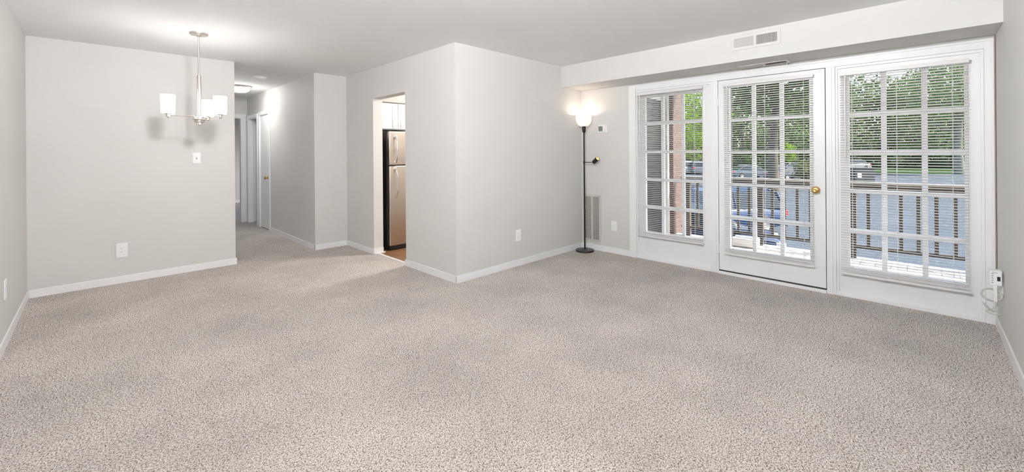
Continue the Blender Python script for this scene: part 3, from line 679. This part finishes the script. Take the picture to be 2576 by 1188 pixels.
MB().box(-.35, .35, -.3, .3, 0, .9, .03).build('body', mat('utility_green', (.10, .14, .125), .5), uc)
MB().box(-.38, .38, -.33, .33, .9, .96, .02).build('lid', mat('utility_green_lid', (.11, .15, .135), .5), uc)

def crown_mesh(mb, blobs, n, size, rng, drop=.25):
    bm = mb.bm; tot = sum(b[3] * b[3] * b[4] for b in blobs)
    for (cx, cy, cz, r, rz) in blobs:
        k = int(n * r * r * rz / tot)
        for _ in range(k):
            while True:
                v = Vector((rng.uniform(-1, 1), rng.uniform(-1, 1), rng.uniform(-1, 1)))
                if .25 < v.length < 1: break
            v = v.normalized() * (v.length ** .45)
            p = Vector((cx + v.x * r, cy + v.y * r, cz + v.z * rz))
            nrm = (v + Vector((rng.gauss(0, .6), rng.gauss(0, .6), rng.gauss(0, .6) + .35))).normalized()
            t1 = nrm.cross(Vector((rng.uniform(-1, 1), rng.uniform(-1, 1), rng.uniform(-1, 1)))).normalized(); t2 = nrm.cross(t1)
            s = size * rng.uniform(.6, 1.35)
            a = [p - t1 * s, p - t2 * s * .48 - nrm * s * .1, p + t1 * s, p + t2 * s * .48 - nrm * s * .1]
            bm.faces.new([bm.verts.new(q) for q in a])
def tree(name, label, loc, h, r, m, bark=None, n=3600, size=.26, seed=1, trunk_r=.22, base=.28, group=None, cat='tree'):
    rng = random.Random(seed); o = thing(name, label, cat, loc, rng.uniform(0, 6), group)
    blobs = [(0, 0, h * (.5 + base / 2), r * .8, h * (1 - base) / 2)]
    for i in range(9):
        a = rng.uniform(0, 2 * PI); q = rng.uniform(.35, .72) * r
        z = h * rng.uniform(base + .1, .88); rr = r * rng.uniform(.32, .52)
        blobs.append((q * math.cos(a), q * math.sin(a), z, rr, rr * rng.uniform(.7, 1.0)))
    mb = MB(); crown_mesh(mb, blobs, n, size, rng); mb.build('crown', m, o, recalc=False)
    t = MB().tube([(0, 0, -.1), (trunk_r * .2, 0, h * .2), (-trunk_r * .2, trunk_r * .3, h * .45), (0, 0, h * .8)], trunk_r * 1.15, 10, r_end=trunk_r * .25)
    for i in range(6):
        a = i * 1.05 + rng.uniform(0, .6); z = h * (base * .8 + .08 * i)
        t.tube([(0, 0, z), (r * .3 * math.cos(a), r * .3 * math.sin(a), z + h * .08), (r * .6 * math.cos(a), r * .6 * math.sin(a), z + h * .2)], trunk_r * .4, 6, r_end=trunk_r * .1)
    t.build('trunk', bark or M['bark'], o, 50)
    return o
t0 = tree('tree', 'dense dark green tree in the row beyond the parking lot', G(72, 30), 15, 5.6, M['leaf_dark'], seed=3, base=.06, group='dark trees beyond the lot')
t1 = tree('tree', 'mid green tree in the row beyond the parking lot', G(70, 46), 14, 5.8, M['leaf_mid'], seed=5, base=.05, group='green trees beyond the lot')
spots0 = [(76, 37), (78, 53), (71, 61), (74, 72), (78, 81), (66, 74), (88, 44), (90, 66), (74, 23)]
spots1 = [(76, 46.5), (70, 54), (68, 67), (80, 60), (70, 39), (84, 74), (68, 82)]
for base_t, spots in ((t0, spots0), (t1, spots1)):
    for (dd, ll) in spots:
        c = copy_tree(base_t); c.location = G(dd, ll); c.rotation_euler = (0, 0, random.uniform(0, 6)); s = random.uniform(.88, 1.18); c.scale = (s, s, s * random.uniform(.95, 1.1))
tree('tree', 'bright lime green tree beyond the brick pillar', G(64, 28), 14, 6.0, M['leaf_lime'], seed=8, n=4200, base=.12)
tree('tree', 'big tree with a thick dark trunk near the middle of the lot', G(31, 19.6), 14, 6.5, M['leaf_dark'], seed=11, n=5000, trunk_r=.36, base=.42)
tree('tree', 'big tree with a pale grey-green trunk by the lawn edge', G(50, 54.0), 17, 6.5, M['leaf_mid'], M['barkpale'], seed=13, n=4200, trunk_r=.5, base=.35)
tree('tree', 'small lime ornamental tree behind the white sedan', G(61, 40.5), 4.2, 1.3, M['leaf_lime'], seed=14, n=900, size=.18, trunk_r=.08)
tree('shrub', 'olive green shrub in front of the charcoal car', G(38, 26.9), 2.2, 1.05, M['leaf_olive'], seed=15, n=900, size=.13, trunk_r=.05, base=.03, cat='shrub')
tree('sapling', 'young sapling with a pale stem on the lawn edge', G(54, 50.2), 2.6, .6, M['leaf_mid'], mat('pale_stem', (.5, .52, .5), .7), seed=16, n=260, size=.13, trunk_r=.06, base=.45)

rng = random.Random(21); ug = MB()
for k in range(26):
    q = G(67 + rng.uniform(-1, 4), 24 + k * 2.6 + rng.uniform(-1, 1)); crown_mesh(ug, [(q.x, q.y, GZ + 1.3, 1.9, rng.uniform(1.3, 2.4))], 300, .34, rng)
tag(ug.build('undergrowth', M['leaf_dark'], None, recalc=False), 'dark green undergrowth along the foot of the trees', 'undergrowth', kind='stuff')
